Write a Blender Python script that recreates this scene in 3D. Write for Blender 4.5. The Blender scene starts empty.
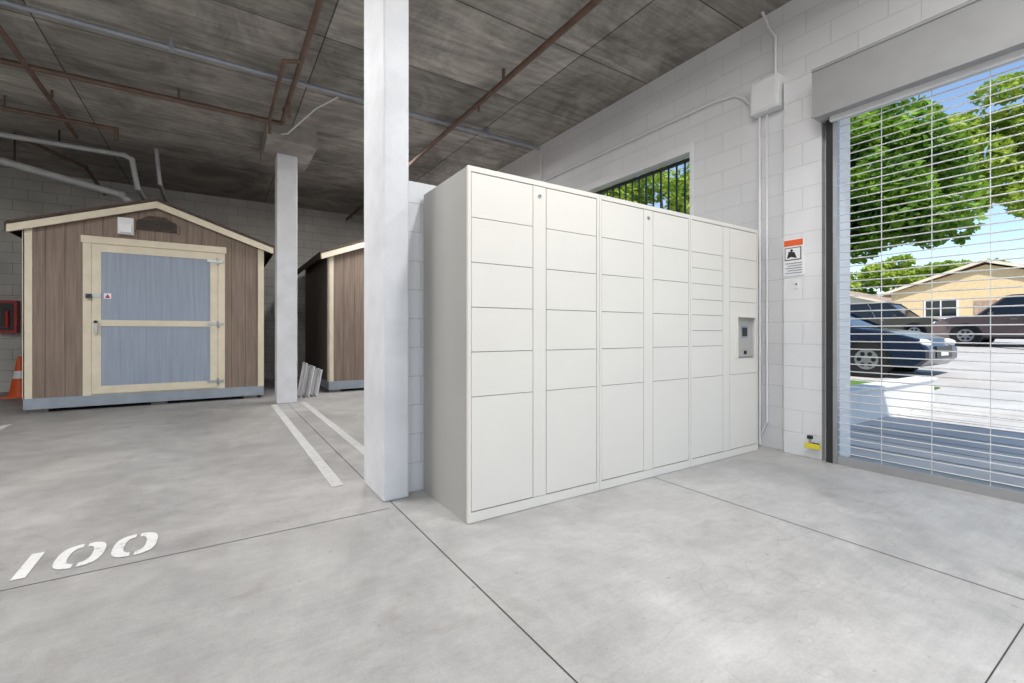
import bpy, bmesh, math, random
from mathutils import Vector, Matrix
random.seed(7)
scene = bpy.context.scene
scene.view_settings.view_transform = 'Standard'
scene.view_settings.look = 'None'
scene.view_settings.exposure = 0.06

# ---------------------------------------------------------------- materials
def lin(c):
    return tuple(((x/255.0)/12.92 if x/255.0 <= 0.04045 else (((x/255.0)+0.055)/1.055)**2.4) for x in c) + (1.0,)

def base(name):
    m = bpy.data.materials.new(name); m.use_nodes = True
    nt = m.node_tree; b = nt.nodes['Principled BSDF']
    return m, nt, b

def N(nt, t, **kw):
    n = nt.nodes.new(t)
    for k, v in kw.items(): setattr(n, k, v)
    return n

def mixc(nt, fac, a, b, mode='MIX'):
    n = nt.nodes.new('ShaderNodeMix'); n.data_type = 'RGBA'; n.blend_type = mode
    for i, v in ((0, fac), (6, a), (7, b)):
        if isinstance(v, (float, int, tuple)): n.inputs[i].default_value = v
        else: nt.links.new(v, n.inputs[i])
    return n.outputs[2]

def noise(nt, vec, scale, detail=4, rough=0.55, dist=0.0):
    n = nt.nodes.new('ShaderNodeTexNoise'); n.inputs['Scale'].default_value = scale
    n.inputs['Detail'].default_value = detail; n.inputs['Roughness'].default_value = rough
    n.inputs['Distortion'].default_value = dist
    nt.links.new(vec, n.inputs['Vector']); return n.outputs['Fac']

def ramp(nt, fac, p0, p1, c0=(0,0,0,1), c1=(1,1,1,1)):
    n = nt.nodes.new('ShaderNodeValToRGB'); e = n.color_ramp.elements
    e[0].position = p0; e[1].position = p1; e[0].color = c0; e[1].color = c1
    nt.links.new(fac, n.inputs[0]); return n.outputs[0]

def bump(nt, b, h, strength, dist=0.01):
    n = nt.nodes.new('ShaderNodeBump'); n.inputs['Strength'].default_value = strength
    n.inputs['Distance'].default_value = dist
    nt.links.new(h, n.inputs['Height']); nt.links.new(n.outputs[0], b.inputs['Normal']); return n

def pos(nt):
    return nt.nodes.new('ShaderNodeNewGeometry').outputs['Position']

def paint(name, rgb, rough=0.5, var=0.06, scale=6, metal=0.0, bmp=0.0, spec=0.5):
    m, nt, b = base(name); c = lin(rgb); p = pos(nt)
    f = noise(nt, p, scale)
    d = tuple(x*(1-var*2) for x in c[:3]) + (1,)
    l = tuple(min(1, x*(1+var)) for x in c[:3]) + (1,)
    nt.links.new(ramp(nt, f, 0.3, 0.7, d, l), b.inputs['Base Color'])
    b.inputs['Roughness'].default_value = rough; b.inputs['Metallic'].default_value = metal
    b.inputs['Specular IOR Level'].default_value = spec
    if bmp: bump(nt, b, noise(nt, p, scale*12), bmp, 0.004)
    return m

def emit(name, rgb, s):
    m, nt, b = base(name)
    b.inputs['Base Color'].default_value = lin(rgb)
    b.inputs['Emission Color'].default_value = lin(rgb); b.inputs['Emission Strength'].default_value = s
    return m

def blockmat(name, rgb, axis, mort=0.82, stain=0.1):
    m, nt, b = base(name); p = pos(nt)
    s = N(nt, 'ShaderNodeSeparateXYZ'); nt.links.new(p, s.inputs[0])
    c = N(nt, 'ShaderNodeCombineXYZ')
    nt.links.new(s.outputs['Y' if axis == 'Y' else 'X'], c.inputs[0]); nt.links.new(s.outputs['Z'], c.inputs[1])
    br = N(nt, 'ShaderNodeTexBrick'); br.offset = 0.5
    br.inputs['Scale'].default_value = 1; br.inputs['Brick Width'].default_value = 0.4
    br.inputs['Row Height'].default_value = 0.2; br.inputs['Mortar Size'].default_value = 0.005
    br.inputs['Mortar Smooth'].default_value = 0.6; br.inputs['Bias'].default_value = 0
    L = lin(rgb)
    br.inputs['Color1'].default_value = L
    br.inputs['Color2'].default_value = tuple(x*0.965 for x in L[:3]) + (1,)
    br.inputs['Mortar'].default_value = tuple(x*mort for x in L[:3]) + (1,)
    nt.links.new(c.outputs[0], br.inputs['Vector'])
    f = ramp(nt, noise(nt, p, 1.3, 6), 0.35, 0.7, (1-stain*2,)*3+(1,), (1, 1, 1, 1))
    nt.links.new(mixc(nt, 1.0, br.outputs['Color'], f, 'MULTIPLY'), b.inputs['Base Color'])
    b.inputs['Roughness'].default_value = 0.6
    inv = N(nt, 'ShaderNodeMath', operation='MULTIPLY_ADD')
    nt.links.new(br.outputs['Fac'], inv.inputs[0]); inv.inputs[1].default_value = -1.0
    nt.links.new(noise(nt, p, 60), inv.inputs[2])
    bump(nt, b, inv.outputs[0], 0.5, 0.006)
    return m

def floormat():
    m, nt, b = base('concrete_floor'); p = pos(nt)
    n1 = ramp(nt, noise(nt, p, 0.8, 8, 0.65, 0.6), 0.32, 0.66, lin((168, 166, 164)), lin((204, 202, 199)))
    n2 = ramp(nt, noise(nt, p, 6, 10, 0.75), 0.32, 0.68, (0.82,)*3+(1,), (1.06,)*3+(1,))
    c = mixc(nt, 1.0, n1, n2, 'MULTIPLY')
    sp0 = ramp(nt, noise(nt, p, 90, 6, 0.8), 0.3, 0.7, (0.86,)*3+(1,), (1.06,)*3+(1,))
    c = mixc(nt, 1.0, c, sp0, 'MULTIPLY')
    mp = N(nt, 'ShaderNodeMapping'); mp.inputs['Rotation'].default_value = (0, 0, 0.35); mp.inputs['Scale'].default_value = (3, 42, 1)
    nt.links.new(p, mp.inputs[0])
    c = mixc(nt, 1.0, c, ramp(nt, noise(nt, mp.outputs[0], 1.0, 5, 0.7), 0.35, 0.65, (0.95,)*3+(1,), (1.03,)*3+(1,)), 'MULTIPLY')
    st = ramp(nt, noise(nt, p, 1.9, 5, 0.6, 1.2), 0.60, 0.72, (1, 1, 1, 1), (0.84, 0.83, 0.82, 1))
    c = mixc(nt, 1.0, c, st, 'MULTIPLY')
    sp = ramp(nt, noise(nt, p, 22, 3, 0.5), 0.69, 0.75, (1, 1, 1, 1), (0.76,)*3+(1,))
    c = mixc(nt, 1.0, c, sp, 'MULTIPLY')
    vr = N(nt, 'ShaderNodeTexVoronoi', feature='DISTANCE_TO_EDGE'); vr.inputs['Scale'].default_value = 0.45
    mpv = N(nt, 'ShaderNodeVectorMath', operation='ADD')
    nz = nt.nodes.new('ShaderNodeTexNoise'); nz.inputs['Scale'].default_value = 2.5; nt.links.new(p, nz.inputs['Vector'])
    nt.links.new(p, mpv.inputs[0]); nt.links.new(nz.outputs['Color'], mpv.inputs[1]); nt.links.new(mpv.outputs[0], vr.inputs['Vector'])
    ck = ramp(nt, vr.outputs['Distance'], 0.0, 0.003, (0.90,)*3+(1,), (1, 1, 1, 1))
    c = mixc(nt, 1.0, c, ck, 'MULTIPLY')
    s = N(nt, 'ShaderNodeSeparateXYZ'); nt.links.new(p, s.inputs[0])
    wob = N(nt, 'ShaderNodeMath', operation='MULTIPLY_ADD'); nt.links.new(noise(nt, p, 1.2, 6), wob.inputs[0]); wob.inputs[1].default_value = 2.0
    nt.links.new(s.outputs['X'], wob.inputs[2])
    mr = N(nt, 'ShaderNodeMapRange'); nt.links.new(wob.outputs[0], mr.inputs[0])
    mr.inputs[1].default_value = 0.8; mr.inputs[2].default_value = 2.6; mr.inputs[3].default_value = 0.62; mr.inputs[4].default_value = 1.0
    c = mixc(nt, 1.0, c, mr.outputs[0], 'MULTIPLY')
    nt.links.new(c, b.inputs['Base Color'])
    rr = ramp(nt, noise(nt, p, 3, 6), 0.3, 0.7, (0.38,)*3+(1,), (0.62,)*3+(1,)); nt.links.new(rr, b.inputs['Roughness'])
    bump(nt, b, noise(nt, p, 30, 6), 0.15, 0.004)
    return m

def ceilmat():
    m, nt, b = base('board_formed_concrete'); p0 = pos(nt)
    off = N(nt, 'ShaderNodeVectorMath', operation='ADD'); nt.links.new(p0, off.inputs[0]); off.inputs[1].default_value = (1.5, 1.08, 0)
    p = off.outputs[0]
    br = N(nt, 'ShaderNodeTexBrick'); br.offset = 0.0
    br.inputs['Scale'].default_value = 1; br.inputs['Brick Width'].default_value = 2.44
    br.inputs['Row Height'].default_value = 1.22; br.inputs['Mortar Size'].default_value = 0.007
    br.inputs['Color1'].default_value = lin((192, 187, 181)); br.inputs['Color2'].default_value = lin((148, 144, 139))
    br.inputs['Mortar'].default_value = lin((84, 80, 77))
    nt.links.new(p, br.inputs['Vector'])
    f = ramp(nt, noise(nt, p, 0.9, 10, 0.72, 1.0), 0.36, 0.62, (0.50, 0.49, 0.48, 1), (1.14, 1.12, 1.09, 1))
    c = mixc(nt, 1.0, br.outputs['Color'], f, 'MULTIPLY')
    mp = N(nt, 'ShaderNodeMapping'); mp.inputs['Scale'].default_value = (1.0, 10, 1); nt.links.new(p, mp.inputs[0])
    f2 = ramp(nt, noise(nt, mp.outputs[0], 1.2, 8, 0.7), 0.34, 0.66, (0.62,)*3+(1,), (1.15,)*3+(1,))
    c = mixc(nt, 1.0, c, f2, 'MULTIPLY')
    f3 = ramp(nt, noise(nt, p, 9, 6, 0.7), 0.62, 0.72, (1, 1, 1, 1), (0.62,)*3+(1,))
    c = mixc(nt, 1.0, c, f3, 'MULTIPLY')
    nt.links.new(c, b.inputs['Base Color']); b.inputs['Roughness'].default_value = 0.8
    bump(nt, b, noise(nt, p, 12, 6), 0.3, 0.01)
    return m

def siding(name, rgb, axis, pitch=0.2, grain=0.25, gd=0.45):
    m, nt, b = base(name); p = pos(nt)
    s = N(nt, 'ShaderNodeSeparateXYZ'); nt.links.new(p, s.inputs[0])
    md = N(nt, 'ShaderNodeMath', operation='PINGPONG'); nt.links.new(s.outputs[axis], md.inputs[0]); md.inputs[1].default_value = pitch/2
    g = N(nt, 'ShaderNodeMapRange'); nt.links.new(md.outputs[0], g.inputs[0])
    g.inputs[1].default_value = 0.0; g.inputs[2].default_value = 0.008; g.inputs[3].default_value = gd; g.inputs[4].default_value = 1
    mp = N(nt, 'ShaderNodeMapping'); mp.inputs['Scale'].default_value = (30, 30, 1.5); nt.links.new(p, mp.inputs[0])
    L = lin(rgb)
    c = ramp(nt, noise(nt, mp.outputs[0], 1.0, 5), 0.3, 0.7, tuple(x*(1-grain) for x in L[:3])+(1,), tuple(min(1, x*(1+grain)) for x in L[:3])+(1,))
    nt.links.new(mixc(nt, 1.0, c, g.outputs[0], 'MULTIPLY'), b.inputs['Base Color'])
    b.inputs['Roughness'].default_value = 0.65
    bump(nt, b, g.outputs[0], 0.5 if gd < .6 else .15, 0.008)
    return m

def worn_line():
    m, nt, b = base('floor_marking_paint'); p = pos(nt)
    f = ramp(nt, noise(nt, p, 28, 6, 0.7), 0.55, 0.68, lin((204, 204, 202)), lin((158, 156, 154)))
    f2 = ramp(nt, noise(nt, p, 3, 4), 0.3, 0.7, (0.9,)*3+(1,), (1.03,)*3+(1,))
    nt.links.new(mixc(nt, 1.0, f, f2, 'MULTIPLY'), b.inputs['Base Color']); b.inputs['Roughness'].default_value = 0.7
    return m

def leafmat(name, a, bcol):
    m, nt, b = base(name); p = pos(nt)
    c = ramp(nt, noise(nt, p, 1.6, 5), 0.35, 0.65, lin(a), lin(bcol))
    nt.links.new(c, b.inputs['Base Color']); b.inputs['Roughness'].default_value = 0.5
    t = N(nt, 'ShaderNodeBsdfTranslucent'); nt.links.new(c, t.inputs[0])
    mx = N(nt, 'ShaderNodeMixShader'); mx.inputs[0].default_value = 0.4
    nt.links.new(b.outputs[0], mx.inputs[1]); nt.links.new(t.outputs[0], mx.inputs[2])
    nt.links.new(mx.outputs[0], nt.nodes['Material Output'].inputs[0])
    return m

M = {}
M['floor'] = floormat(); M['ceil'] = ceilmat()
M['wallY'] = blockmat('painted_block_wall_y', (228, 228, 230), 'Y', 0.86, 0.03)
M['wallX'] = blockmat('painted_block_wall_x', (222, 223, 226), 'X', 0.80, 0.04)
M['wallgrey'] = blockmat('grey_block_wall', (204, 201, 196), 'X', 0.42, 0.12)
M['white'] = paint('white_paint', (228, 228, 230), 0.5, 0.03, 3, bmp=0.1)
M['colw'] = paint('column_paint', (218, 219, 223), 0.6, 0.05, 4, bmp=0.5)
M['stucco'] = paint('exterior_stucco', (205, 200, 190), 0.9, 0.05, 5, bmp=0.3)
M['concrete'] = paint('raw_concrete', (158, 152, 146), 0.9, 0.12, 5, bmp=0.4)
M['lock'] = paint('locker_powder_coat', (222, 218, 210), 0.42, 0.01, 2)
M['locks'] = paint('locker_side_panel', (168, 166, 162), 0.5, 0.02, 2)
M['gap'] = paint('locker_gap', (105, 103, 99), 0.8)
M['steel'] = paint('steel', (170, 172, 175), 0.35, 0.05, metal=0.8)
M['galv'] = paint('galvanized_conduit', (156, 162, 172), 0.45, 0.08, metal=0.3)
M['rust'] = paint('painted_brown_pipe', (112, 90, 78), 0.6, 0.15)
M['pvc'] = paint('light_grey_pipe', (184, 184, 186), 0.5)
M['dark'] = paint('dark_metal', (40, 41, 43), 0.5)
M['black'] = paint('black_plastic', (18, 18, 20), 0.4)
M['line'] = worn_line()
M['joint'] = paint('floor_joint_filler', (70, 66, 63), 0.9)
M['hous'] = paint('roller_housing_grey', (154, 154, 155), 0.5, 0.03)
M['rod'] = paint('grille_rod_aluminium', (214, 214, 214), 0.4, 0.02, metal=0.2)
M['cream'] = paint('cream_trim', (220, 209, 187), 0.6, 0.04)
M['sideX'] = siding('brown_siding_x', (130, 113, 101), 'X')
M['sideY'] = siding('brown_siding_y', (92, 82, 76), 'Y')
M['blue'] = siding('blue_grey_door_siding', (148, 158, 175), 'X', 0.3, 0.10, 0.85)
M['skirt'] = paint('blue_grey_skirt', (146, 155, 166), 0.6)
M['shingle'] = paint('roof_shingle', (88, 74, 68), 0.9, 0.25, 20, bmp=0.5)
M['orange'] = paint('orange_plastic', (226, 92, 34), 0.5)
M['red'] = paint('red_paint', (180, 40, 36), 0.5)
M['yellow'] = paint('yellow_paint', (222, 205, 50), 0.5)
M['lamp_fill'] = emit('fluorescent_fill_tube', (255, 250, 240), 3.0)
M['paper'] = paint('sign_white', (232, 232, 234), 0.4, 0.0)
M['drive'] = paint('driveway_concrete', (190, 189, 186), 0.9, 0.08, 1.5, bmp=0.2)
M['road'] = paint('street_surface', (188, 185, 181), 0.95, 0.06, 1.0, bmp=0.2)
M['grass'] = paint('lawn_grass', (92, 130, 48), 0.9, 0.25, 9, bmp=1.0)
M['wlow'] = paint('low_wall_white', (222, 222, 222), 0.8, 0.03)
M['house'] = paint('beige_stucco', (214, 190, 148), 0.9, 0.05)
M['roof'] = paint('house_roof_tile', (170, 148, 130), 0.9, 0.2, 8)
M['glass'] = paint('dark_glass', (30, 36, 42), 0.08, 0.1)
M['bark'] = paint('bark', (92, 76, 60), 0.9, 0.2, 8, bmp=0.6)
M['leaf'] = leafmat('leaf_green', (58, 100, 26), (138, 176, 52))
M['leaf2'] = leafmat('leaf_yellow_green', (116, 152, 44), (186, 202, 84))
M['navy'] = paint('navy_car_paint', (18, 28, 50), 0.15, 0.02, spec=0.8)
M['silver'] = paint('silver_maroon_car_paint', (120, 104, 102), 0.2, 0.02, metal=0.3)
M['cblack'] = paint('black_car_paint', (28, 29, 33), 0.15, 0.02, spec=0.8)
M['tyre'] = paint('tyre_rubber', (24, 24, 24), 0.9)
M['rim'] = paint('alloy_rim', (150, 152, 156), 0.3, 0.02, metal=0.6)
M['head'] = paint('headlamp_lens', (225, 228, 232), 0.1, 0.0)

# ---------------------------------------------------------------- builder
class B:
    def __init__(s, name): s.name = name; s.bm = bmesh.new(); s.mats = []
    def mi(s, m):
        mm = M[m]
        if mm not in s.mats: s.mats.append(mm)
        return s.mats.index(mm)
    def poly(s, vs, faces, m, smooth=False):
        i = s.mi(m); v = [s.bm.verts.new(p) for p in vs]
        for f in faces:
            try:
                fc = s.bm.faces.new([v[k] for k in f]); fc.material_index = i; fc.smooth = smooth
            except ValueError: pass
    def box(s, x0, x1, y0, y1, z0, z1, m):
        vs = [(x0,y0,z0),(x1,y0,z0),(x1,y1,z0),(x0,y1,z0),(x0,y0,z1),(x1,y0,z1),(x1,y1,z1),(x0,y1,z1)]
        s.poly(vs, [(0,3,2,1),(4,5,6,7),(0,1,5,4),(1,2,6,5),(2,3,7,6),(3,0,4,7)], m)
    def prism(s, pts, axis, a0, a1, m):
        def P(p, a):
            return {'x': (a, p[0], p[1]), 'y': (p[0], a, p[1]), 'z': (p[0], p[1], a)}[axis]
        n = len(pts); vs = [P(p, a0) for p in pts] + [P(p, a1) for p in pts]
        s.poly(vs, [tuple(range(n))[::-1], tuple(range(n, 2*n))] + [(i, (i+1) % n, n+(i+1) % n, n+i) for i in range(n)], m)
    def cyl(s, p0, p1, r, m, seg=12, r2=None, caps=True):
        p0 = Vector(p0); p1 = Vector(p1); r2 = r if r2 is None else r2
        d = (p1-p0).normalized(); a = d.orthogonal().normalized(); b = d.cross(a)
        vs = []
        for p, rr in ((p0, r), (p1, r2)):
            for i in range(seg):
                t = 2*math.pi*i/seg; vs.append(tuple(p + a*rr*math.cos(t) + b*rr*math.sin(t)))
        s.poly(vs, [(i, (i+1) % seg, seg+(i+1) % seg, seg+i) for i in range(seg)], m, True)
        if caps: s.poly(vs, [tuple(range(seg))[::-1], tuple(range(seg, 2*seg))], m)
    def pipe(s, pts, r, m, seg=10, collar=1.15):
        for a, b in zip(pts[:-1], pts[1:]): s.cyl(a, b, r, m, seg)
        for p in pts[1:-1]: s.sph(p, r*collar, m)
    def sph(s, c, r, m, sc=(1, 1, 1)):
        i = s.mi(m)
        g = bmesh.ops.create_icosphere(s.bm, subdivisions=2, radius=r, matrix=Matrix.Translation(c) @ Matrix.Diagonal((*sc, 1)))
        for v in g['verts']:
            for f in v.link_faces: f.material_index = i; f.smooth = True
    def done(s, bevel=0, origin=None, rot=None, loc=None):
        bmesh.ops.recalc_face_normals(s.bm, faces=s.bm.faces)
        if origin is None and loc is None:
            xs = [v.co for v in s.bm.verts]
            origin = Vector(((min(v.x for v in xs)+max(v.x for v in xs))/2, (min(v.y for v in xs)+max(v.y for v in xs))/2, min(v.z for v in xs)))
        me = bpy.data.meshes.new(s.name)
        if loc is None:
            bmesh.ops.translate(s.bm, verts=s.bm.verts, vec=-Vector(origin))
        s.bm.to_mesh(me); s.bm.free()
        for m in s.mats: me.materials.append(m)
        o = bpy.data.objects.new(s.name, me); scene.collection.objects.link(o)
        o.location = loc if loc is not None else origin
        if rot: o.rotation_euler = rot
        if bevel:
            md = o.modifiers.new('bevel', 'BEVEL'); md.width = bevel; md.segments = 2; md.limit_method = 'ANGLE'; md.angle_limit = math.radians(40)
        return o

# ---------------------------------------------------------------- room
XW, CZ, YB = 4.45, 4.17, 12.2
WY = 3.15
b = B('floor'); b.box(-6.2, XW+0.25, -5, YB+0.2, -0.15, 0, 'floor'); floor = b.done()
b = B('ceiling'); b.box(-6.2, XW+0.25, -5, YB+0.2, CZ, CZ+0.35, 'ceil'); b.done()
b = B('wall_right')
x0, x1 = XW, XW+0.25
b.box(x0, x1, 1.75, WY, 0, CZ, 'wallY')
b.box(x0, x1, WY, 5.6, 0, 2.15, 'wallY'); b.box(x0, x1, WY, 5.6, 3.22, CZ, 'wallY')
b.box(x0, x1, 5.6, YB, 0, CZ, 'wallY')
b.box(x0, x1, -2.6, 1.75, 3.0, CZ, 'wallY'); b.box(x0, x1, -5, -2.6, 0, CZ, 'wallY')
b.box(x0+0.02, x1, -5, YB, CZ+0.35, CZ+1.0, 'stucco')
b.done()
b = B('wall_pilaster'); b.box(x0-0.06, x0, 1.845, 2.16, 0, 3.42, 'wallY'); b.done()
b = B('wall_back'); b.box(-6.2, XW, YB, YB+0.2, 0, CZ, 'wallgrey'); b.done()
b = B('wall_left'); b.box(-6.2, -6.0, -5, YB, 0, CZ, 'wallgrey'); b.done()
b = B('wall_partition'); b.box(1.085, XW, 3.02, 3.14, 0, 2.15, 'wallX'); b.done()

b = B('floor_joints')
z = 0.0015
def strip(b, xa, xb, ya, yb, m, zz): b.poly([(xa,ya,zz),(xb,ya,zz),(xb,yb,zz),(xa,yb,zz)], [(0,1,2,3)], m)
strip(b, 0.947, 0.953, -5, 2.93, 'joint', z)
strip(b, 2.7875, 2.7925, -5, 2.33, 'joint', z)
strip(b, -6, 0.905, 2.811, 2.816, 'joint', z)
strip(b, 0.953, XW, 0.388, 0.392, 'joint', z)
strip(b, -6, 0.947, -0.8, -0.79, 'joint', z)
strip(b, 0.925, 0.931, 3.4, 7.9, 'joint', z)
b.done()

b = B('parking_lines')
for xc in (0.73, 1.15, -2.1): strip(b, xc-0.042, xc+0.042, 3.42 if xc > 0 else 3.4, 7.85, 'line', 0.003)
b.done()
b = B('parking_number')
def zero(cx, cy, w, h):
    seg = 20
    for side in (-1, 1):
        out, inn = [], []
        for i in range(seg+1):
            t = -math.pi/2 + math.pi*i/seg
            c, s_ = math.cos(t), math.sin(t)
            se = lambda v, p: math.copysign(abs(v)**p, v)
            ox = max(0.009, w/2*se(c, 0.7)); ix = max(0.009, (w/2-0.046)*se(c, 0.7))
            out.append((cx+side*ox, cy+h/2*se(s_, 0.7), 0.003)); inn.append((cx+side*ix, cy+(h/2-0.046)*se(s_, 0.7), 0.003))
        for i in range(seg): b.poly([out[i], out[i+1], inn[i+1], inn[i]], [(0,1,2,3)], 'line')
strip(b, -0.770, -0.722, 2.90, 3.19, 'line', 0.003)
zero(-0.565, 3.05, 0.18, 0.29); zero(-0.355, 3.05, 0.18, 0.29)
b.done()

# columns
b = B('concrete_column'); b.box(0.905, 1.08, 2.93, 3.4, 0, CZ, 'colw'); b.done(bevel=0.012)
b = B('concrete_column')
b.box(0.78, 1.07, 7.9, 8.2, 0, 3.90, 'colw'); b.box(0.60, 1.28, 7.4, 8.6, 3.90, CZ, 'concrete'); b.done(bevel=0.01)

# ---------------------------------------------------------------- parcel lockers
b = B('parcel_locker')
Yf, Yb_, X0, X1, H = 2.33, 2.99, 1.207, 4.262, 2.063
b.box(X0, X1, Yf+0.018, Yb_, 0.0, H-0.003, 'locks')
b.box(X0+0.004, X1-0.004, Yf+0.008, Yf+0.02, 0.0, H, 'gap')
mods = [(1.207, 2.233), (2.233, 3.25), (3.25, 4.262)]
g = 0.004
rowsA = [0.067, 0.73, 0.99, 1.25, 1.51, 1.77, 2.03]
rowsE = [0.067, 0.73, 0.99, 1.12, 1.25, 1.38, 1.51, 1.64, 1.77, 2.03]
def door(xa, xb, za, zb):
    b.box(xa+g/2, xb-g/2, Yf, Yf+0.02, za+g/2, zb-g/2, 'lock')
for k, (ma, mb) in enumerate(mods):
    b.box(ma+0.002, mb-0.002, Yf-0.002, Yf+0.02, 0.004, 0.062, 'lock')
    b.box(ma+0.002, mb-0.002, Yf-0.002, Yf+0.02, 2.034, H+0.002, 'lock')
    b.box(ma+0.002, ma+0.022, Yf-0.002, Yf+0.02, 0.062, 2.034, 'lock')
    b.box(mb-0.022, mb-0.002, Yf-0.002, Yf+0.02, 0.062, 2.034, 'lock')
    w = (mb-ma-0.044-0.105)/2
    a0, a1 = ma+0.024, ma+0.022+w; c0, c1 = mb-0.022-w, mb-0.024
    b.box(a1+0.003, c0-0.003, Yf, Yf+0.02, 0.066, 2.03, 'lock')
    rs = rowsA if k < 2 else rowsE
    for q in range(len(rs)-1): door(a0, a1, rs[q], rs[q+1])
    if k < 2:
        for q in range(len(rowsA)-1): door(c0, c1, rowsA[q], rowsA[q+1])
    else:
        for za, zb in ((0.067, 0.73), (1.38, 1.51), (1.51, 1.77), (1.77, 2.03)): door(c0, c1, za, zb)
        n0, n1, nz0, nz1 = c0+0.10, c1-0.07, 0.87, 1.24
        b.box(c0+.002, n0, Yf, Yf+0.02, 0.732, 1.378, 'lock'); b.box(n1, c1-.002, Yf, Yf+0.02, 0.732, 1.378, 'lock')
        b.box(n0, n1, Yf, Yf+0.02, 0.732, nz0, 'lock'); b.box(n0, n1, Yf, Yf+0.02, nz1, 1.378, 'lock')
        b.prism([(Yf+0.006, nz0), (Yf-0.012, nz0+0.02), (Yf-0.012, nz0+0.10), (Yf+0.004, nz1)], 'x', n0+0.01, n1-0.01, 'locks')
        b.box(n0+0.07, n1-0.09, Yf-0.008, Yf+0.004, nz0+0.18, nz1-0.07, 'galv')
        b.box(n0+0.08, n1-0.10, Yf-0.010, Yf+0.004, nz0+0.20, nz1-0.09, 'dark')
        b.box(n0+0.10, n1-0.12, Yf-0.018, Yf+0.004, nz0+0.04, nz0+0.07, 'dark')
        b.box(n0-0.012, n0, Yf-0.02, Yf, nz0, nz1, 'lock'); b.box(n1, n1+0.012, Yf-0.02, Yf, nz0, nz1, 'lock')
        b.box(n0-0.012, n1+0.012, Yf-0.045, Yf, nz1, nz1+0.012, 'lock')
    cx = (a1+c0)/2
    if k < 2:
        b.cyl((cx, Yf, 1.97), (cx, Yf-0.006, 1.97), 0.012, 'steel', 16); b.cyl((cx, Yf-0.005, 1.97), (cx, Yf-0.008, 1.97), 0.004, 'black', 8)
b.done()

# ---------------------------------------------------------------- window with bars
b = B('window_1')
for ya, yb, za, zb in ((WY, 5.6, 3.13, 3.22), (WY, 5.6, 2.15, 2.2), (WY, WY+.04, 2.2, 3.13), (5.55, 5.6, 2.2, 3.13)):
    b.box(XW-0.015, XW+0.12, ya, yb, za, zb, 'white')
for ya, yb, za, zb in ((WY+.04, 5.55, 3.09, 3.13), (WY+.04, 5.55, 2.2, 2.24)):
    b.box(XW+0.13, XW+0.16, ya, yb, za, zb, 'dark')
y = WY+0.1
while y < 5.55:
    b.box(XW+0.137, XW+0.153, y-0.008, y+0.008, 2.22, 3.11, 'black'); y += 0.115
b.done()

# ---------------------------------------------------------------- roller grille
b = B('roller_grille_door')
b.box(4.2, XW-0.002, -2.9, 1.84, 2.91, 3.30, 'hous')
b.box(4.19, 4.2, -2.9, 1.84, 3.285, 3.31, 'hous'); b.box(4.19, 4.2, -2.9, 1.84, 2.90, 2.92, 'hous')
b.box(4.30, 4.34, -2.6, 1.75, 2.87, 2.91, 'white')
b.box(4.36, 4.448, 1.745, 1.80, 0, 2.91, 'dark'); b.box(4.35, 4.40, 1.715, 1.745, 0, 2.91, 'steel')
b.box(4.36, 4.448, -2.65, -2.6, 0, 2.91, 'dark')
z = 0.10
while z < 2.88:
    b.cyl((4.38, -2.6, z), (4.38, 1.73, z), 0.005, 'rod', 6); z += 0.062
y = 1.42
while y > -2.6:
    b.box(4.377, 4.383, y-0.002, y+0.002, 0.06, 2.88, 'rod'); y -= 0.30
b.box(4.36, 4.40, -2.6, 1.73, 0.0, 0.07, 'hous')
b.done()
b = B('door_threshold'); b.box(4.45, 4.72, -2.6, 1.75, 0.001, 0.012, 'steel'); b.done()

b = B('junction_box'); b.box(4.33, 4.45, 2.18, 2.44, 3.20, 3.50, 'white'); b.box(4.322, 4.33, 2.195, 2.425, 3.215, 3.485, 'white'); b.done(bevel=0.005)
b = B('wall_conduit')
b.pipe([(4.42, 2.40, 3.20), (4.42, 2.40, 0.02)], 0.012, 'white')
b.pipe([(4.42, 2.33, 3.20), (4.42, 2.33, 0.25), (4.42, 2.39, 0.12)], 0.009, 'white')
pts = [(4.42, 2.45, 3.25), (4.42, 2.5, 3.37), (4.42, 2.56, 3.45), (4.42, 2.66, 3.52), (4.42, 2.9, 3.55), (4.42, 5.9, 3.55), (4.42, 5.95, 3.62), (4.42, 5.95, 4.0)]
b.pipe(pts, 0.012, 'white')
b.pipe([(4.42, 2.25, 3.50), (4.42, 2.25, 3.9), (4.40, 2.3, 4.0), (4.38, 2.35, CZ)], 0.013, 'white')
b.done()

# warning sign
b = B('warning_sign')
b.box(4.380, 4.389, 1.985, 2.158, 1.62, 1.95, 'paper')
b.box(4.377, 4.381, 1.992, 2.151, 1.89, 1.943, 'orange')
b.box(4.377, 4.381, 2.005, 2.145, 1.76, 1.875, 'dark')
b.box(4.3755, 4.3775, 2.012, 2.138, 1.768, 1.868, 'paper')
b.cyl((4.376, 2.085, 1.848), (4.3745, 2.085, 1.848), 0.012, 'dark')
b.prism([(2.06, 1.832), (2.11, 1.84), (2.125, 1.775), (2.09, 1.79), (2.04, 1.775)], 'x', 4.3745, 4.376, 'dark')
for i in range(5): b.box(4.377, 4.381, 2.0, 2.14 - 0.02*(i % 2), 1.64+0.022*i, 1.648+0.022*i, 'galv')
b.done()
b = B('wall_push_button'); b.box(4.378, 4.39, 2.03, 2.06, 1.50, 1.57, 'white'); b.cyl((4.378, 2.045, 1.54), (4.371, 2.045, 1.54), 0.007, 'dark'); b.done()
b = B('yellow_hasp_lock')
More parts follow.
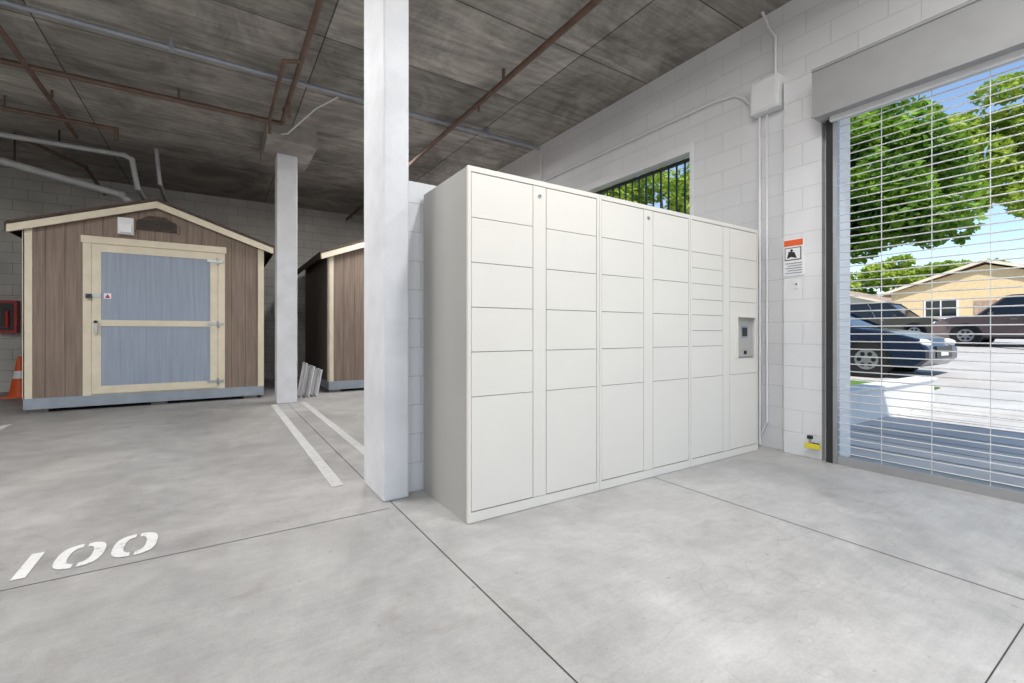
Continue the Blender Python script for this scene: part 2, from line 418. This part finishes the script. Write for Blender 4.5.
b.box(4.31, 4.34, 1.83, 1.95, 0.10, 0.14, 'yellow'); b.box(4.34, 4.39, 1.86, 1.93, 0.11, 0.14, 'dark'); b.cyl((4.325, 1.91, 0.14), (4.325, 1.91, 0.19), 0.010, 'steel'); b.box(4.31, 4.34, 1.89, 1.93, 0.18, 0.21, 'dark')
b.done(bevel=0.004)

# ---------------------------------------------------------------- ceiling pipes
HZ = CZ-0.002
b = B('ceiling_conduit')
b.pipe([(-5.9, 5.95, 4.09), (4.38, 5.95, 4.09)], 0.026, 'galv')
for xx in (-4, -2.2, -0.4, 1.6, 3.4): b.box(xx-0.02, xx+0.02, 5.915, 5.985, 4.06, HZ, 'galv')
b.done()
b = B('sprinkler_pipe')
b.pipe([(-5.9, 7.1, 4.03), (0.76, 7.1, 4.03)], 0.032, 'rust')
for xx in (-5, -2.6, -0.4): b.cyl((xx, 7.1, 4.03), (xx, 7.1, HZ), 0.012, 'rust')
b.done()
b = B('sprinkler_pipe')
b.pipe([(0.76, 7.06, 4.02), (0.76, -4.9, 4.02)], 0.03, 'rust')
for yy in (6.9, 4.0, 1.0): b.cyl((0.76, yy, 4.03), (0.76, yy, HZ), 0.012, 'rust')
b.cyl((0.76, 6.3, 4.03), (0.76, 6.3, 3.80), 0.018, 'rust')
b.pipe([(0.60, 6.95, 3.80), (0.60, 6.95, 4.0), (0.60, 5.4, 4.0), (0.76, 5.3, 4.0)], 0.022, 'rust')
b.done()
b = B('sprinkler_pipe')
b.pipe([(2.80, -4.9, 4.02), (2.80, 12.1, 4.02)], 0.034, 'rust')
for yy in (1.0, 4.5, 8.0, 11): b.cyl((2.8, yy, 4.05), (2.8, yy, HZ), 0.02, 'rust'); b.cyl((2.8, yy+0.6, 4.02), (2.8, yy+0.6, 3.92), 0.014, 'rust')
b.done()
b = B('sprinkler_pipe'); b.pipe([(-1.75, -4.9, 4.02), (-1.75, 9.2, 4.02)], 0.028, 'rust'); b.cyl((-1.75, 8, 4.08), (-1.75, 8, HZ), 0.015, 'rust'); b.done()
b = B('sprinkler_pipe'); b.pipe([(-5.9, 8.5, 4.0), (-1.2, 8.5, 4.0), (-1.2, 8.5, 3.85)], 0.028, 'rust')
for xx in (-3.4, -2.3): b.cyl((xx, 8.5, 4.0), (xx, 8.5, HZ), 0.012, 'rust')
b.done()
b = B('drain_pipe')
b.pipe([(-5.9, 10, 4.0), (-2.7, 10, 3.70), (-1.35, 10, 3.42), (-1.28, 10, 3.35), (-1.28, 12.198, 3.3)], 0.06, 'pvc')
b.cyl((-2.6, 10, 3.7), (-2.6, 10, HZ), 0.012, 'dark'); b.done()
b = B('drain_pipe')
b.pipe([(-5.9, 9.5, 3.97), (-1.25, 9.5, 3.95), (-1.15, 9.5, 3.90), (-1.08, 9.5, 3.45), (-1.0, 12.198, 3.4)], 0.038, 'pvc')
b.pipe([(-2.4, 9.5, 3.96), (-1.9, 10.6, 3.96), (-1.9, 12.15, 3.9)], 0.03, 'rust')
b.cyl((-2.0, 9.5, 3.96), (-2.0, 9.5, HZ), 0.012, 'dark'); b.done()
b = B('vent_pipe'); b.pipe([(-0.85, 9.6, HZ), (-0.8, 9.6, 3.6), (-0.8, 12.15, 3.55)], 0.03, 'pvc'); b.done()
b = B('flexible_cable')
b.pipe([(0.78, 7.35, 3.98), (0.85, 7.2, 3.95), (0.95, 6.9, 4.0), (1.1, 6.5, 4.08), (1.3, 6.1, 4.12)], 0.010, 'white'); b.done()

# fluorescent and added fill fixtures (mounted on the slab, run along Y)
lamp_fill_spots = [(2.45, 8.0, 90), (-3.5, 4.4, 135), (-3.5, 0.5, 65), (-0.3, -0.9, 65), (3.5, -1.2, 70), (-0.7, 4.1, 90), (1.8, 0.9, 65), (-3.5, -3.0, 60)]  # all but the first are unseen, added to brighten the interior
for (lx, ly, en) in lamp_fill_spots:
    b = B('fluorescent_fill_light')
    b.box(lx-0.08, lx+0.08, ly-0.6, ly+0.6, CZ-0.06, CZ-0.001, 'white')
    b.cyl((lx-0.04, ly-0.58, CZ-0.08), (lx-0.04, ly+0.58, CZ-0.08), 0.016, 'lamp_fill'); b.cyl((lx+0.04, ly-0.58, CZ-0.08), (lx+0.04, ly+0.58, CZ-0.08), 0.016, 'lamp_fill')
    o = b.done()
    L = bpy.data.lights.new('tube_fill_light', 'AREA'); L.shape = 'RECTANGLE'; L.size = 0.2; L.size_y = 1.2
    L.energy = en; L.color = (1.0, 0.99, 0.98)
    lo = bpy.data.objects.new('tube_fill_light', L); scene.collection.objects.link(lo); lo.parent = o
    lo.location = (0, 0, -0.04)

# ---------------------------------------------------------------- sheds
def shed(x0, x1, y0, y1, doorx, zpk=3.10, full=True):
    b = B('storage_shed')
    xm = (x0+x1)/2; ze = 2.60
    zs = 0.20
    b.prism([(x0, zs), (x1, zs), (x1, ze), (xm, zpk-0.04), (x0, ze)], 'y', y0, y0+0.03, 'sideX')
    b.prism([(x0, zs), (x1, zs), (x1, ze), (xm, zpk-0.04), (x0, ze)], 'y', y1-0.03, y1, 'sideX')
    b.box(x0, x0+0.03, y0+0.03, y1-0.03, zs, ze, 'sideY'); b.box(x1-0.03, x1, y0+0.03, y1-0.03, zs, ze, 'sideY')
    b.box(x0, x1, y0, y1, zs-0.02, zs, 'skirt')
    b.box(x0-0.01, x1+0.01, y0-0.03, y0, 0.05, zs, 'skirt')
    b.box(x0-0.01, x0, y0, y1, 0.05, zs, 'skirt'); b.box(x1, x1+0.01, y0, y1, 0.05, zs, 'skirt')
    for xx in (x0+0.1, xm, x1-0.2):
        for yy in (y0+0.05, y1-0.3): b.box(xx-0.08, xx+0.12, yy, yy+0.25, 0, zs-0.02, 'concrete')
    sl = (zpk-ze)/(xm-x0); ov = 0.15
    for sgn, xe in ((-1, x0-ov), (1, x1+ov)):
        zE = ze - sl*ov
        th = 0.05
        b.prism([(xm, zpk), (xe, zE), (xe, zE+th), (xm, zpk+th)], 'y', y0-0.10, y1+0.08, 'shingle')
        b.prism([(xm, zpk+0.012), (xe, zE+0.012), (xe, zE-0.10), (xm, zpk-0.10)], 'y', y0-0.10, y0-0.07, 'cream')
        b.prism([(xm, zpk), (xe, zE), (xe, zE-0.03), (xm, zpk-0.03)], 'y', y0-0.07, y0, 'cream')
        b.box(min(xe, xe+sgn*0.02), max(xe, xe+sgn*0.02), y0-0.10, y1+0.08, zE-0.08, zE+0.04, 'shingle')
    for xa in (x0-0.012, x1-0.075): b.box(xa, xa+0.087, y0-0.02, y0, zs, ze-0.03, 'cream')
    b.box(x0-0.02, x0, y0-0.02, y0+0.08, zs, ze-0.05, 'cream')
    if full:
        d0, d1 = doorx; f = y0-0.02
        zt, zb = 2.40, 0.20
        b.box(d0, d0+0.09, f-0.01, y0, zb, zt, 'cream'); b.box(d1-0.09, d1, f-0.01, y0, zb, zt, 'cream')
        b.box(d0-0.02, d1+0.02, f-0.02, y0, zt, zt+0.10, 'cream')
        b.box(d0+0.09, d1-0.09, f, y0, zb, zt, 'cream')
        e0, e1 = d0+0.20, d1-0.20
        b.box(e0, e1, f-0.012, f, zb+0.13, 1.20, 'blue'); b.box(e0, e1, f-0.012, f, 1.29, zt-0.10, 'blue')
        b.box(d0+0.10, d0+0.20, f-0.022, f, zb+0.02, zt-0.02, 'cream'); b.box(d1-0.20, d1-0.10, f-0.022, f, zb+0.02, zt-0.02, 'cream')
        b.box(e0, e1, f-0.022, f, 1.20, 1.29, 'cream'); b.box(e0, e1, f-0.022, f, zt-0.12, zt-0.02, 'cream'); b.box(e0, e1, f-0.022, f, zb+0.02, zb+0.13, 'cream')
        for zz in (0.32, 1.245, 2.26): b.box(d1-0.24, d1-0.02, f-0.035, f-0.022, zz-0.02, zz+0.02, 'steel'); b.cyl((d1-0.1, f-0.035, zz-0.05), (d1-0.1, f-0.035, zz+0.05), 0.012, 'steel')
        b.box(d0+0.02, d0+0.20, f-0.035, f-0.022, 1.62, 1.67, 'steel'); b.box(d0+0.04, d0+0.10, f-0.07, f-0.03, 1.60, 1.66, 'dark')
        b.cyl((d0+0.15, f-0.02, 1.26), (d0+0.15, f-0.09, 1.26), 0.02, 'steel'); b.box(d0+0.13, d0+0.17, f-0.09, f-0.07, 1.10, 1.28, 'steel')
        b.prism([(e0+0.03, 1.60), (e0+0.11, 1.60), (e0+0.11, 1.68), (e0+0.03, 1.68)], 'y', f-0.016, f-0.012, 'paper')
        b.prism([(e0+0.04, 1.61), (e0+0.10, 1.61), (e0+0.07, 1.67)], 'y', f-0.018, f-0.015, 'red')
        b.prism([(xm-0.25, 2.66), (xm+0.25, 2.66), (xm+0.25, 2.78), (xm+0.1, 2.88), (xm-0.1, 2.88), (xm-0.25, 2.78)], 'y', y0-0.03, y0, 'shingle')
        for q in range(5): b.box(xm-0.22, xm+0.22, y0-0.045, y0-0.03, 2.68+q*0.03, 2.69+q*0.03, 'dark')
        for xa in (xm-0.27, xm+0.25): b.box(xa, xa+0.02, y0-0.04, y0, 2.64, 2.78, 'sideX')
        b.box(-1.22, -1.04, y0-0.10, y0, 2.56, 2.80, 'white'); b.box(-1.20, -1.06, y0-0.14, y0-0.10, 2.58, 2.70, 'paper')
    return b.done()
shed(-2.20, 0.66, 8.83, 11.6, (-1.61, 0.11))
shed(1.74, 4.15, 8.9, 11.6, None, zpk=3.06, full=False)

b = B('folded_barricade_stack')
for k in range(5):
    xo = 1.19 + 0.065*k
    H2 = 0.56 - 0.03*k
    def q(t, zz): return (xo + zz*0.18, 8.42+t, 0.012+zz)
    b.pipe([q(0, 0.0), q(0, H2), q(0.38, H2), q(0.38, 0.0), q(0, 0.0)], 0.011, 'white' if k % 2 == 0 else 'steel', 6)
    for t in (0.08, 0.16, 0.24, 0.31): b.cyl(q(t, 0.0), q(t, H2), 0.007, 'white', 6)
b.done()

b = B('traffic_cone')
cx, cy = -2.85, 11.2
b.box(cx-0.18, cx+0.18, cy-0.18, cy+0.18, 0, 0.03, 'orange'); b.cyl((cx, cy, 0.03), (cx, cy, 0.32), 0.14, 'orange', 20, 0.09)
b.cyl((cx, cy, 0.32), (cx, cy, 0.45), 0.09, 'paper', 20, 0.07); b.cyl((cx, cy, 0.45), (cx, cy, 0.70), 0.07, 'orange', 20, 0.025); b.done()
b = B('fire_extinguisher_cabinet')
b.box(-3.35, -3.1, 12.02, 12.198, 1.1, 1.7, 'red'); b.box(-3.31, -3.14, 12.01, 12.02, 1.15, 1.65, 'glass'); b.cyl((-3.22, 12.0, 1.2), (-3.22, 12.0, 1.5), 0.03, 'red'); b.done()

# ---------------------------------------------------------------- outdoors
def gz(x): return 0.0 if x < 9 else min(0.033*(x-9), 1.3)
b = B('ground_street')
def gq(xa, xb, ya, yb, m, dz=0.0):
    b.poly([(xa,ya,gz(xa)+dz),(xb,ya,gz(xb)+dz),(xb,yb,gz(xb)+dz),(xa,yb,gz(xa)+dz)], [(0,1,2,3)], m)
gq(-40, 9, -40, 60, 'drive', -0.03)
b.poly([(9,-40,-0.03),(9,-40,0.0),(9,60,0.0),(9,60,-0.03)], [(0,1,2,3)], 'drive')
gq(9, 11.5, -40, 60, 'drive'); gq(11.5, 30, -40, 60, 'road'); gq(30, 48.4, -40, 60, 'drive'); gq(48.4, 140, -60, 90, 'grass')
gq(8.0+1, 11.3, 2.75, 12, 'grass', 0.02); gq(33, 40, 14, 60, 'grass', 0.02)
b.done()
b = B('driveway_score_lines')
for i in range(9): strip(b, 4.9+i*0.45, 4.915+i*0.45, -12, 2.3, 'joint', -0.026)
b.done()
b = B('low_garden_wall'); b.box(5.2, 9.5, 2.40, 2.62, -0.03, 0.36, 'wlow'); b.box(5.15, 9.55, 2.37, 2.65, 0.36, 0.40, 'wlow'); b.done(bevel=0.01)
b = B('planter_bed'); b.box(5.2, 9.4, 2.66, 7, -0.03, 0.20, 'grass'); b.done()

def car(name, mat, loc, rotz, kind='sedan', sc=1.0):
    b = B(name)
    if kind == 'sedan':
        prof = [(-2.3,.38),(-2.3,.72),(-2.2,.95),(-1.6,1.0),(0.95,.98),(1.7,.88),(2.15,.74),(2.3,.55),(2.3,.36),(2.15,.22),(-2.15,.22)]
        gb, gt, zb, zt, wb, wt = (-1.75, 1.10), (-1.0, 0.25), .97, 1.43, .80, .60; W = .88; wr = .33; ax = (1.38, -1.35)
    else:
        prof = [(-2.4,.42),(-2.4,1.02),(-2.35,1.12),(1.0,1.12),(1.95,1.02),(2.3,.9),(2.4,.65),(2.4,.42),(2.25,.28),(-2.25,.28)]
        gb, gt, zb, zt, wb, wt = (-2.34, 1.15), (-2.1, 0.45), 1.10, 1.76, .86, .70; W = .93; wr = .38; ax = (1.45, -1.45)
    n = len(prof)
    secs = [(-1.0, .90), (-.93, 1.0), (.93, 1.0), (1.0, .90)]
    vs = []
    for t, s in secs:
        for (x, z) in prof: vs.append((x*(1-0.015*(1-s)*10), W*t, .62+(z-.62)*(.93 if abs(t) == 1 else 1)))
    fs = [tuple(range(n)), tuple(range(3*n, 4*n))]
    for k in range(3):
        for i in range(n): fs.append((k*n+i, k*n+(i+1) % n, (k+1)*n+(i+1) % n, (k+1)*n+i))
    b.poly(vs, fs, mat)
    g = []
    for (xr, z, w) in ((gb, zb, wb), (gt, zt, wt)):
        g += [(xr[0], -w, z), (xr[1], -w, z), (xr[1], w, z), (xr[0], w, z)]
    b.poly(g, [(0,3,2,1),(4,5,6,7),(0,1,5,4),(1,2,6,5),(2,3,7,6),(3,0,4,7)], 'glass')
    b.prism([(gt[0]-.06, zt-.01), (gt[1]+.06, zt-.01), (gt[1]-.1, zt+.035), (gt[0]+.1, zt+.035)], 'y', -wt-.02, wt+.02, mat)
    for i in range(4): b.cyl(g[i], g[i+4], .035, mat, 6)
    for t in ((0.38, 0.42) if kind == 'sedan' else (0.30, 0.36), (0.66, 0.68)):
        for s in (-1, 1):
            xb_ = gb[0]+(gb[1]-gb[0])*t[0]; xt_ = gt[0]+(gt[1]-gt[0])*t[1]
            b.cyl((xb_, s*wb, zb), (xt_, s*wt, zt), .028, mat, 6)
    for x in ax:
        for s in (-1, 1):
            b.cyl((x, s*(W-.20), wr), (x, s*(W+.004), wr), wr+.06, 'black', 24)
            b.cyl((x, s*(W-.21), wr), (x, s*(W+.02), wr), wr, 'tyre', 24)
            b.cyl((x, s*(W-.1), wr), (x, s*(W+.026), wr), wr*.60, 'rim', 20)
            for q in range(6):
                a = q*math.pi/3
                b.cyl((x+math.cos(a)*wr*.36, s*(W+.02), wr+math.sin(a)*wr*.36), (x+math.cos(a)*wr*.36, s*(W+.029), wr+math.sin(a)*wr*.36), wr*.13, 'black', 8)
            b.cyl((x, s*W, wr), (x, s*(W+.034), wr), wr*.15, 'rim', 10)
    F = prof[0][0]*-1; hz = .66 if kind == 'sedan' else .84
    for s in (-1, 1):
        b.sph((F-.14, s*(W-.18), hz), .15, 'head', (1, 1.1, .55)); b.sph((-F+.09, s*(W-.15), hz+.15), .14, 'red', (.8, 1, .8))
        b.box(0.72, 0.86, min(s*(W-.02), s*(W+.17)), max(s*(W-.02), s*(W+.17)), zb-.02, zb+.10, mat)
        for xd in (-.95, .05, .98): b.box(xd-.006, xd+.006, min(s*(W+.001), s*(W-.01)), max(s*(W+.001), s*(W-.01)), .34, zb-.05, 'black')
        for xd in (-.82, .18): b.box(xd, xd+.16, min(s*W, s*(W+.02)), max(s*W, s*(W+.02)), zb-.16, zb-.13, 'rim')
        b.box(-1.0, 1.0, min(s*W, s*(W+.01)), max(s*W, s*(W+.01)), .26, .33, 'black')
    b.box(F-.03, F+.012, -.45, .45, .38, .60, 'black'); b.box(F, F+.02, -.20, .20, .42, .50, 'paper')
    b.box(-F-.012, -F+.02, -.22, .22, hz-.02, hz+.10, 'paper')
    o = b.done(loc=loc, rot=(0, 0, rotz)); o.scale = (sc, sc, sc)
    md = o.modifiers.new('bevel', 'BEVEL'); md.width = .035; md.segments = 2; md.limit_method = 'ANGLE'; md.angle_limit = math.radians(35)
    return o
car('sedan_car', 'navy', (13.2, 5.8, gz(13.1)), -math.pi/2, 'sedan', 1.14)
car('suv_car', 'silver', (26.5, 3.85, gz(26.5)), math.pi/2, 'suv', 1.12)
car('parked_suv', 'cblack', (30.4, 9.8, gz(30.4)), -math.pi/2, 'suv', 1.12)

def house(name, x, y0, y1, zg, ze, zp, wall, depth=9):
    b = B(name); ym = (y0+y1)/2
    b.prism([(y0, zg), (y1, zg), (y1, ze), (ym, zp-0.15), (y0, ze)], 'x', x, x+depth, wall)
    sl = (zp-ze)/(ym-y0)
    for sg, ye in ((-1, y0-0.6), (1, y1+0.6)):
        zE = ze-sl*0.6
        b.prism([(ym, zp), (ye, zE), (ye, zE+0.18), (ym, zp+0.18)], 'x', x-0.35, x+depth+0.5, 'roof')
        b.prism([(ym, zp-0.02), (ye, zE-0.02), (ye, zE+0.16), (ym, zp+0.16)], 'x', x-0.40, x-0.35, 'cream')
    for wy in (y0+(y1-y0)*0.28, y0+(y1-y0)*0.72):
        b.box(x-0.06, x, wy-0.85, wy+0.85, zg+1.0, zg+2.3, 'paper'); b.box(x-0.08, x-0.05, wy-0.75, wy-0.04, zg+1.1, zg+2.2, 'glass'); b.box(x-0.08, x-0.05, wy+0.04, wy+0.75, zg+1.1, zg+2.2, 'glass')
    b.box(x-0.06, x, ym-0.5, ym+0.5, zg, zg+2.1, 'roof')
    return b.done()
house('beige_house', 40, 3.0, 12.4, gz(40), 3.9, 5.5, 'house')
house('neighbour_house', 44, 14.5, 24, gz(44), 3.6, 5.0, 'stucco')

def tree(name, base_, h, clusters, n, leaf='leaf', size=0.16, lr=0.22):
    b = B(name)
    bx, by, bz = base_
    top = Vector((bx+0.15, by-0.1, bz+h))
    b.cyl(base_, tuple(top), lr, 'bark', 12, lr*0.6)
    for c, r in clusters: b.cyl(tuple(top-Vector((0, 0, 0.2))), c, lr*0.4, 'bark', 8, 0.03)
    i1 = b.mi(leaf)
    tot = sum(r[0]*r[1]*r[2] for _, r in clusters)
    for c, r in clusters:
        k = int(n*r[0]*r[1]*r[2]/tot)
        lobes = [(Vector((random.gauss(0, 1), random.gauss(0, 1), random.gauss(0, 1))).normalized(), random.uniform(.25, .42)) for _ in range(16)]
        for _ in range(k):
            d, lrr = random.choice(lobes)
            e = Vector((random.gauss(0, 1), random.gauss(0, 1), random.gauss(0, 1))).normalized()*lrr*random.uniform(.55, 1.0)**.5
            p = d*0.68 + e
            p = Vector((c[0]+p.x*r[0], c[1]+p.y*r[1], c[2]+p.z*r[2]))
            u = Vector((random.gauss(0, 1), random.gauss(0, 1), random.gauss(0, .6))).normalized(); v = u.orthogonal().normalized()
            v = (v*math.cos(_)+u.cross(v)*math.sin(_)); s = size*random.uniform(.6, 1.2)
            vs = [b.bm.verts.new(p+u*s), b.bm.verts.new(p+v*s*.45), b.bm.verts.new(p-u*s), b.bm.verts.new(p-v*s*.45)]
            f = b.bm.faces.new(vs); f.material_index = i1
    me = bpy.data.meshes.new(name)
    b.bm.to_mesh(me); b.bm.free()
    for m in b.mats: me.materials.append(m)
    o = bpy.data.objects.new(name, me); scene.collection.objects.link(o)
    return o
tree('street_tree', (11.9, 4.95, gz(11.9)), 2.9,
     [((12.6, 4.4, 4.6), (1.7, 1.5, 1.5)), ((12.4, 3.6, 4.5), (1.5, 1.1, 1.6)), ((12.3, 4.6, 3.5), (1.2, 1.1, .8)), ((12.6, 5.6, 5.3), (1.7, 1.4, 1.6)), ((12.6, 3.0, 3.7), (1.1, .7, .9)), ((12.6, 4.0, 5.5), (1.4, 1.1, .9))], 26000, 'leaf', 0.10)
tree('street_tree', (13.0, 10.5, gz(13)), 4.0,
     [((13, 10.5, 6.0), (2.4, 3.0, 2.0)), ((13, 12.8, 6.5), (2, 2, 2)), ((13, 8.4, 5.4), (1.6, 1.5, 1.6))], 14000, 'leaf2', 0.13)
tree('street_tree', (24.0, 3.4, gz(24)), 4.2,
     [((24, 4.8, 7.6), (2, 2.4, 2.3)), ((24, 2.4, 7.0), (2, 2.4, 2.5)), ((24, 3.6, 9.0), (1.8, 2.2, 1.3))], 24000, 'leaf2', 0.14, 0.18)
tree('street_tree', (58, 19, gz(58)), 3.0, [((58, 17, 7.0), (3, 3.5, 2)), ((58, 22, 6.0), (3, 3, 2)), ((58, 12.5, 6.5), (3, 3, 1.6))], 9000, 'leaf2', 0.35, 0.3)

# ---------------------------------------------------------------- light
w = bpy.data.worlds.new('sky'); scene.world = w; w.use_nodes = True
nt = w.node_tree; bg = nt.nodes['Background']
sk = nt.nodes.new('ShaderNodeTexSky'); sk.sky_type = 'NISHITA'; sk.sun_disc = False
sk.sun_elevation = math.radians(55); sk.sun_rotation = math.radians(-135); sk.air_density = 1.0; sk.dust_density = 0.3; sk.ozone_density = 1.3
nt.links.new(sk.outputs[0], bg.inputs[0]); bg.inputs[1].default_value = 0.20
S = bpy.data.lights.new('sun', 'SUN'); S.energy = 5.4; S.angle = math.radians(0.6); S.color = (1, .95, .88)
so = bpy.data.objects.new('sun', S); scene.collection.objects.link(so)
so.location = (0, 0, 20)
so.rotation_euler = Vector((0.6, 0.55, -1.05)).to_track_quat('-Z', 'Y').to_euler()

# ---------------------------------------------------------------- camera
cam = bpy.data.cameras.new('camera'); co = bpy.data.objects.new('camera', cam); scene.collection.objects.link(co)
cam.sensor_width = 36; cam.lens = 16.0; cam.shift_y = -8.5/1024; cam.clip_start = 0.05; cam.clip_end = 500
co.location = (0, 0, 1.1); co.rotation_euler = (math.radians(90), 0, math.radians(-32.96))
scene.camera = co
